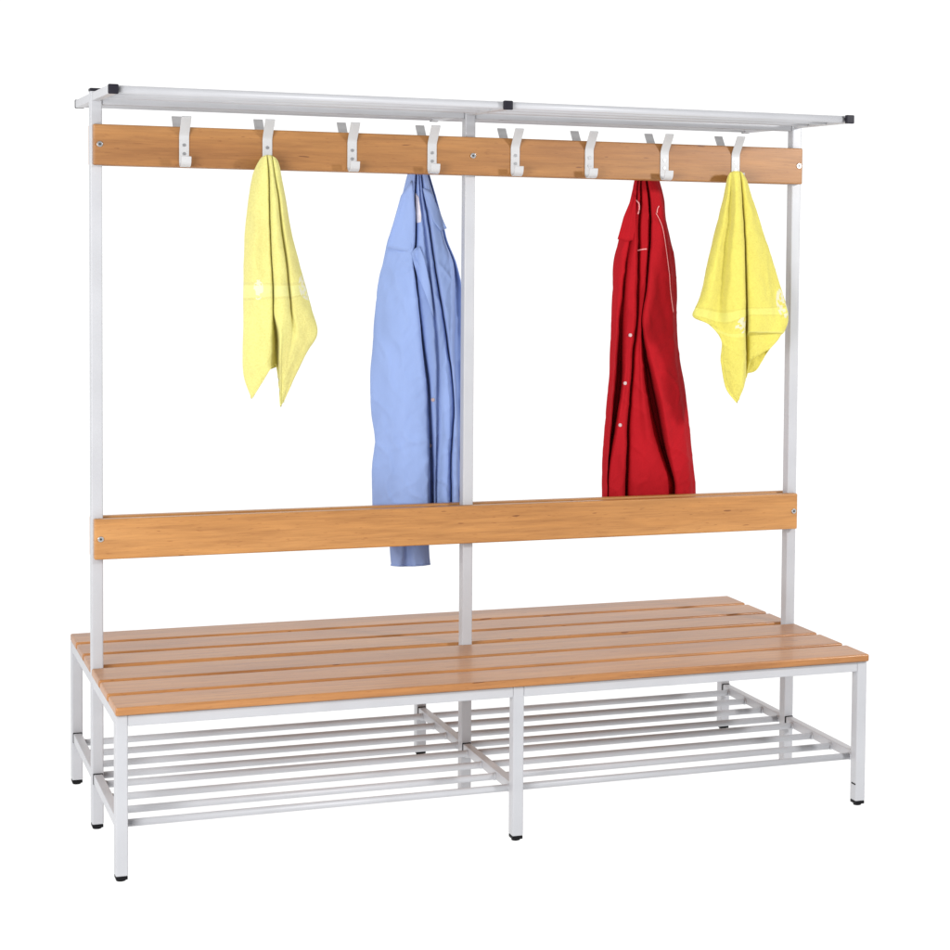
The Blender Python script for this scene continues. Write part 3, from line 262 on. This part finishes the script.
# boards
def screw(parent, x, y, z, s, r=.0075):
    bm = bmesh.new(); tube(bm, [(x, y, z), (x, y + s * .002, z), (x, y + s * .0035, z)], r, 20)
    o = link('screw', bm, M_SCREW, parent, bevel=.001)
    return o
def socket(parent, x, y, z, s):
    bm = bmesh.new(); tube(bm, [(x, y + s * .0030, z), (x, y + s * .0042, z)], .0032, 6)
    link('screw_socket', bm, M_DARK, parent)
YB0, YB1 = HD + .0005, .047
for (z0, z1, mat, nm) in ((1.7385, 1.8435, M_BOARD, 'hook_board'), (.7170, .8225, M_BACK, 'backrest_board')):
    for s in (-1, 1):
        o = link(nm, slab(-.9945 if s < 0 else -.9970, .9915, min(s * YB0, s * YB1), max(s * YB0, s * YB1), z0, z1), mat, bench, bevel=.0035, segs=3)
        for x in LX:
            if nm == 'backrest_board' and x == 0: continue
            screw(o, x * .9945, s * YB1, (z0 + z1) / 2 + .001, s)
            socket(o, x * .9945, s * YB1, (z0 + z1) / 2 + .001, s)
# beam between the posts and the hat rack on top
ZR = 1.9145
for a, c in ((0, 1), (1, 2)):
    link('top_beam', slab(LX[a] + HW, LX[c] - HW, -.0125, .0125, 1.8945, 1.9165), M_METAL, bench, bevel=.003)
for x in LX:
    br = link('rack_bracket', slab(x - .0110, x + .0110, -.385, .385, ZR - .0108, ZR + .0108), M_METAL, bench, bevel=.003, segs=3)
    for s in (-1, 1):
        bm = bmesh.new(); y0, y1 = sorted((s * .385, s * .3935))
        box(bm, x - .0120, x + .0120, y0 - (.006 if s > 0 else 0), y1 + (.006 if s < 0 else 0), ZR - .0118, ZR + .0118)
        link('end_cap', bm, M_CAP, br, bevel=.0025)
for y in (-.370, -.247, -.120, .120, .247, .370):
    bm = bmesh.new(); tube(bm, [(LX[0], y, ZR), (LX[2], y, ZR)], .0100, 24)
    link('rack_rail', bm, M_METAL, bench, smooth=True)
# shoe shelves
for x in LX:
    for (y0, y1) in ((-YL + HD, -HD - .030), (HD + .001, YL - HD - .030)):
        sb = link('shelf_bar', slab(x - .011, x + .011, y0, y1 + .024, .124, .149), M_METAL, bench, bevel=.002)
        bm = bmesh.new(); box(bm, x - .0122, x + .0122, y1 + .0235, y1 + .0295, .1225, .1505)
        link('bar_cap', bm, M_RUBBER, sb, bevel=.001)
        bm = bmesh.new(); tube(bm, [(x - .0, y1 + .016, .112), (x - .0, y1 + .016, .124)], .007, 12)
        link('shelf_bolt', bm, M_SCREW, sb)
for y in (.436, .297, .160, .032, -.072, -.216, -.352, -.482):
    bm = bmesh.new(); tube(bm, [(LX[0], y, .1325), (LX[2], y, .1325)], .0092, 20)
    for x in LX:
        for q in (-1, 1):
            if (x == LX[0] and q < 0) or (x == LX[2] and q > 0): continue
            tube(bm, [(x + q * .0095, y, .1325), (x + q * .0125, y, .1325), (x + q * .0155, y, .1325)], .0103, 14)
    link('shelf_rail', bm, M_METAL, bench, smooth=True)

# ------------------------------------------------------------------ coat hooks
def ribbon(path, w, t):
    """flat strip bent along a (y, z) path"""
    bm = bmesh.new(); P = [Vector((0, a, c)) for a, c in path]; R = []
    for i, p in enumerate(P):
        tg = (P[min(i + 1, len(P) - 1)] - P[max(i - 1, 0)]).normalized()
        nrm = Vector((0, -tg.z, tg.y)) * (t / 2)
        R.append([bm.verts.new(p + Vector((sx * w / 2, 0, 0)) + nrm * sn) for sx, sn in ((-1, -1), (1, -1), (1, 1), (-1, 1))])
    for a, c in zip(R, R[1:]):
        for k in range(4): bm.faces.new((a[k], a[(k + 1) % 4], c[(k + 1) % 4], c[k]))
    bm.faces.new(R[0][::-1]); bm.faces.new(R[-1])
    bmesh.ops.recalc_face_normals(bm, faces=bm.faces)
    return bm
def smooth_path(ctrl, n=7):
    out = []
    for i in range(len(ctrl) - 1):
        p0 = ctrl[max(i - 1, 0)]; p1 = ctrl[i]; p2 = ctrl[i + 1]; p3 = ctrl[min(i + 2, len(ctrl) - 1)]
        for k in range(n):
            t = k / n
            out.append(tuple(.5 * (2 * b_ + (c_ - a_) * t + (2 * a_ - 5 * b_ + 4 * c_ - d_) * t * t + (3 * b_ - a_ - 3 * c_ + d_) * t ** 3) for a_, b_, c_, d_ in zip(p0, p1, p2, p3)))
    out.append(ctrl[-1]); return out
def hook_path(s):
    y = lambda d: s * (YB1 + .0018 + d)
    c = [(.042, 1.8690), (.035, 1.8600), (.019, 1.8420), (.004, 1.8250), (0, 1.8150), (0, 1.800), (0, 1.775), (0, 1.755),
         (.002, 1.7475), (.010, 1.7415), (.021, 1.7405), (.032, 1.7440), (.038, 1.7510), (.040, 1.7600), (.041, 1.7660)]
    if s > 0: c = [(d, z + .007) for d, z in c]
    return smooth_path([(y(d), z) for d, z in c], 5)
HX = (-.770, -.557, -.333, -.115, .119, .334, .559, .778)
for s in (-1, 1):
    for x in HX:
        bm = ribbon(hook_path(s), .0250, .0034)
        bmesh.ops.translate(bm, verts=bm.verts, vec=(x, 0, 0))
        hk = link('coat_hook', bm, M_HOOK, bench, bevel=.0007)
        for z in (1.796, 1.7735):
            bm = bmesh.new(); tube(bm, [(x, s * (YB1 + .003), z), (x, s * (YB1 + .0052), z)], .0042, 14)
            link('screw', bm, M_SCREW, hk)

# ------------------------------------------------------------------ cloth
def crom(p0, p1, p2, p3, t):
    return [.5 * (2 * b_ + (c_ - a_) * t + (2 * a_ - 5 * b_ + 4 * c_ - d_) * t * t + (3 * b_ - a_ - 3 * c_ + d_) * t ** 3) for a_, b_, c_, d_ in zip(p0, p1, p2, p3)]
def cloth(name, grid, mat, parent=None, su=5, sv=9, thick=.0025, wr=.0, seed=0, wz=6.0, hem=0.0, loc=None):
    R, Cn = len(grid), len(grid[0])
    tmp = []
    for r in range(R - 1):
        for k in range(sv + (1 if r == R - 2 else 0)):
            t = k / sv
            tmp.append(([crom(grid[max(r - 1, 0)][c], grid[r][c], grid[r + 1][c], grid[min(r + 2, R - 1)][c], t) for c in range(Cn)], (r + t) / (R - 1)))
    bm = bmesh.new(); uvl = bm.loops.layers.uv.new('UVMap'); V = []
    for row, v in tmp:
        line = []
        for c in range(Cn):
            for k in range(su):
                t = k / su
                p = Vector(crom(row[(c - 1) % Cn], row[c], row[(c + 1) % Cn], row[(c + 2) % Cn], t))
                if wr:
                    q = Vector((p.x * 11 + seed, p.y * 3, p.z * wz))
                    q2 = Vector((p.x * 34 + seed, p.y * 6, p.z * wz * 2.6 + p.x * 20))
                    a = min(1, v * 5)
                    rg = 1 - abs(noise.noise(Vector((p.x * 16 + p.z * 7 + seed, p.y * 4, p.z * 9 - p.x * 5)))) * 3.2
                    rg2 = 1 - abs(noise.noise(Vector((p.x * 30 - p.z * 16 + seed * 2, p.y * 4, p.z * 17)))) * 3.4
                    p.y += a * wr * (noise.noise(q) + .45 * noise.noise(q2) - .42 * max(0, rg) ** 2 - .22 * max(0, rg2) ** 2)
                line.append(bm.verts.new(p))
        V.append(line)
    N = Cn * su
    for i in range(len(V) - 1):
        for j in range(N):
            f = bm.faces.new((V[i][j], V[i][(j + 1) % N], V[i + 1][(j + 1) % N], V[i + 1][j]))
            uv = ((j / N, tmp[i][1]), ((j + 1) / N, tmp[i][1]), ((j + 1) / N, tmp[i + 1][1]), (j / N, tmp[i + 1][1]))
            for l, q in zip(f.loops, uv): l[uvl].uv = q
            f.smooth = True
    bmesh.ops.recalc_face_normals(bm, faces=bm.faces)
    tree = BVHTree.FromBMesh(bm)
    rim = [q.co.copy() for q in V[-1][:int(hem * su)]] if hem else None
    o = link(name, bm, mat, parent, smooth=True)
    if rim:
        keep = [rim[0]]
        for q in rim[1:]:
            if (q - keep[-1]).length > .0035: keep.append(q)
        hb = bmesh.new(); tube(hb, keep, .0022, 8); link('hem', hb, mat, o, smooth=True)
    if thick:
        md = o.modifiers.new('cloth thickness', 'SOLIDIFY'); md.thickness = thick; md.offset = -1
    return o, tree
def surf(tree, x, z, off=.003):
    h = tree.ray_cast(Vector((x, -.6, z)), Vector((0, 1, 0)))
    return (h[0].y if h[0] else None)
def tag(o, label, cat, group=None):
    o['label'] = label; o['category'] = cat
    if group: o['group'] = group

def patch(name, outline, tree, mat, parent, off=.005, thick=.002, n=14, curl=.0):
    """a flat cloth piece lying on the garment: a filled outline draped on its surface"""
    bm = bmesh.new()
    # densify outline
    pts = []
    for i, p in enumerate(outline):
        q = outline[(i + 1) % len(outline)]
        for k in range(4): pts.append((p[0] + (q[0] - p[0]) * k / 4, p[1] + (q[1] - p[1]) * k / 4))
    cx = sum(p[0] for p in pts) / len(pts); cz = sum(p[1] for p in pts) / len(pts)
    rings = []
    ys = []
    for k in range(1, 6):
        t = k / 5
        rings.append([(cx + (p[0] - cx) * t, cz + (p[1] - cz) * t) for p in pts])
    y0 = surf(tree, cx, cz) or .08
    def yy(x, z):
        h = surf(tree, x, z)
        return (h if h is not None and abs(h - y0) < .04 else y0)
    c0 = bm.verts.new((cx, y0 - off, cz)); prev = None
    for r in rings:
        cur = [bm.verts.new((x, (yy(x, z) * .55 + y0 * .45) - off, z)) for x, z in r]
        if prev is None:
            for i in range(len(cur)): bm.faces.new((c0, cur[i], cur[(i + 1) % len(cur)]))
        else:
            for i in range(len(cur)): bm.faces.new((prev[i], cur[i], cur[(i + 1) % len(cur)], prev[(i + 1) % len(cur)]))
        prev = cur
    for _ in range(2):
        bmesh.ops.smooth_vert(bm, verts=bm.verts, factor=.5, use_axis_y=True, use_axis_x=False, use_axis_z=False)
    bmesh.ops.recalc_face_normals(bm, faces=bm.faces)
    o = link(name, bm, mat, parent, smooth=True)
    md = o.modifiers.new('cloth thickness', 'SOLIDIFY'); md.thickness = thick; md.offset = 0
    return o

t1, _ = cloth('towel', CLOTH['towelA'], M_TOWEL1, None, 9, 14, .0012, .007, 3, 9, 11.05)
tag(t1, 'pale yellow terry towel with two pointed corners on the second hook from the left', 'towel', 'yellow towels hanging from the front hooks')
t2, _ = cloth('towel', CLOTH['towelB'], M_TOWEL2, None, 9, 14, .0012, .007, 17, 9, 10.05)
tag(t2, 'yellow terry towel spread wide with one long pointed fold beside the right hand post', 'towel', 'yellow towels hanging from the front hooks')

blue, bt = cloth('work_coat', CLOTH['blue'], M_BLUE, None, 9, 16, .001, .009, 5, 5)
tag(blue, 'light blue cotton work coat with collar hanging behind the boards by the middle post', 'coat', 'work coats hanging from the rear hooks')
slv, _ = cloth('sleeve', CLOTH['sleeve'], M_BLUE, blue, 7, 10, .001, .006, 8, 5, 6.05)
patch('collar', TRIM['blue_collar_left'], bt, M_BLUE, blue, .006)
patch('collar', TRIM['blue_collar_right'], bt, M_BLUE, blue, .008)
patch('lapel', TRIM['blue_lapel'], bt, M_BLUE, blue, .006)
patch('label', TRIM['blue_label'], bt, M_LABEL, blue, .003, .0012)
red, rt = cloth('work_coat', CLOTH['red'], M_RED, None, 9, 16, .001, .009, 23, 5)
tag(red, 'dark red cotton work coat with pale buttons and pink piping hanging behind the boards', 'coat', 'work coats hanging from the rear hooks')
patch('collar', TRIM['red_collar'], rt, M_RED, red, .006)
def buttons(pts, tree, parent):
    for x, z in pts:
        y = surf(tree, x, z) or .075
        bm = bmesh.new(); tube(bm, [(x, y, z), (x, y - .003, z)], .0052, 18); tube(bm, [(x, y - .003, z), (x, y - .0042, z)], .0038, 18)
        link('button', bm, M_BUTTON, parent)
buttons(TRIM['blue_buttons'], bt, blue); buttons(TRIM['red_buttons'], rt, red)
def cord(name, pts, tree, mat, parent, r, off=.003):
    ctrl = smooth_path([tuple(p) for p in pts], 5); P = []
    for x, z in ctrl:
        y = surf(tree, x, z)
        P.append([x, (y if y is not None else (P[-1][1] + off if P else .08)) - off, z])
    for _ in range(3):
        for i in range(1, len(P) - 1): P[i][1] = min(P[i][1], (P[i - 1][1] + P[i + 1][1]) / 2)
    bm = bmesh.new(); tube(bm, P, r, 8); link(name, bm, mat, parent, smooth=True)
cord('piping', TRIM['red_piping'], rt, M_PINK, red, .0011)
cord('hanging_loop', TRIM['red_loop'], rt, M_PINK, red, .002)
cord('hanging_loop', TRIM['red_loop2'], rt, M_PINK, red, .0016)
cord('label', TRIM['red_label'], rt, M_PINK, red, .0022, .002)

# ------------------------------------------------------------------ camera
c = CAM
cam = bpy.data.cameras.new('camera'); co = bpy.data.objects.new('camera', cam); COL.objects.link(co)
rt_, up_, fw_ = Vector(c['right']), Vector(c['up']), Vector(c['fwd'])
mw = Matrix((rt_, up_, -fw_)).transposed().to_4x4(); mw.translation = Vector(c['loc'])
co.matrix_world = mw
cam.sensor_width = 36; cam.lens = 36 * c['f'] / 950
cam.shift_x = -(c['cx'] - 475) / 950; cam.shift_y = (c['cy'] - 475) / 950
cam.clip_end = 200
scene.camera = co

# ------------------------------------------------------------------ light
w = bpy.data.worlds.new('World'); scene.world = w; w.use_nodes = True
nt = w.node_tree; bg = nt.nodes['Background']
tc = nt.nodes.new('ShaderNodeTexCoord')
dot = nt.nodes.new('ShaderNodeVectorMath'); dot.operation = 'DOT_PRODUCT'
nt.links.new(tc.outputs['Generated'], dot.inputs[0]); dot.inputs[1].default_value = Vector((-.30, .92, -.2)).normalized()
mr = nt.nodes.new('ShaderNodeMapRange'); mr.interpolation_type = 'SMOOTHSTEP'
mr.inputs['From Min'].default_value = -.65; mr.inputs['From Max'].default_value = .05
mr.inputs['To Min'].default_value = .42; mr.inputs['To Max'].default_value = 1.10
sz = nt.nodes.new('ShaderNodeSeparateXYZ'); nt.links.new(tc.outputs['Generated'], sz.inputs[0])
dn = nt.nodes.new('ShaderNodeMath'); dn.operation = 'MULTIPLY'; dn.inputs[1].default_value = -5; dn.use_clamp = True
nt.links.new(sz.outputs[2], dn.inputs[0])
ad = nt.nodes.new('ShaderNodeMath'); nt.links.new(dot.outputs['Value'], ad.inputs[0]); nt.links.new(dn.outputs[0], ad.inputs[1])
nt.links.new(ad.outputs[0], mr.inputs['Value']); nt.links.new(mr.outputs[0], bg.inputs['Strength'])
bg.inputs[0].default_value = (1, 1, 1, 1)

def area(name, loc, target, size, power, col=(1, 1, 1)):
    l = bpy.data.lights.new(name, 'AREA'); l.shape = 'RECTANGLE'; l.size, l.size_y = size; l.energy = power; l.color = col
    o = bpy.data.objects.new(name, l); COL.objects.link(o); o.location = loc
    o.rotation_euler = (Vector(target) - Vector(loc)).to_track_quat('-Z', 'Y').to_euler()
    return o
area('key_softbox', (-2.8, -3.2, 1.55), (-.6, 0, .9), (1.7, 1.7), 120)
area('upper_softbox', (2.4, -2.9, 2.35), (.8, 0, 1.5), (.30, .30), 80)
scene.cycles.diffuse_bounces = 8; scene.cycles.max_bounces = 12
scene.view_settings.view_transform = 'Standard'; scene.view_settings.look = 'None'
scene.view_settings.exposure = 0; scene.view_settings.gamma = 1
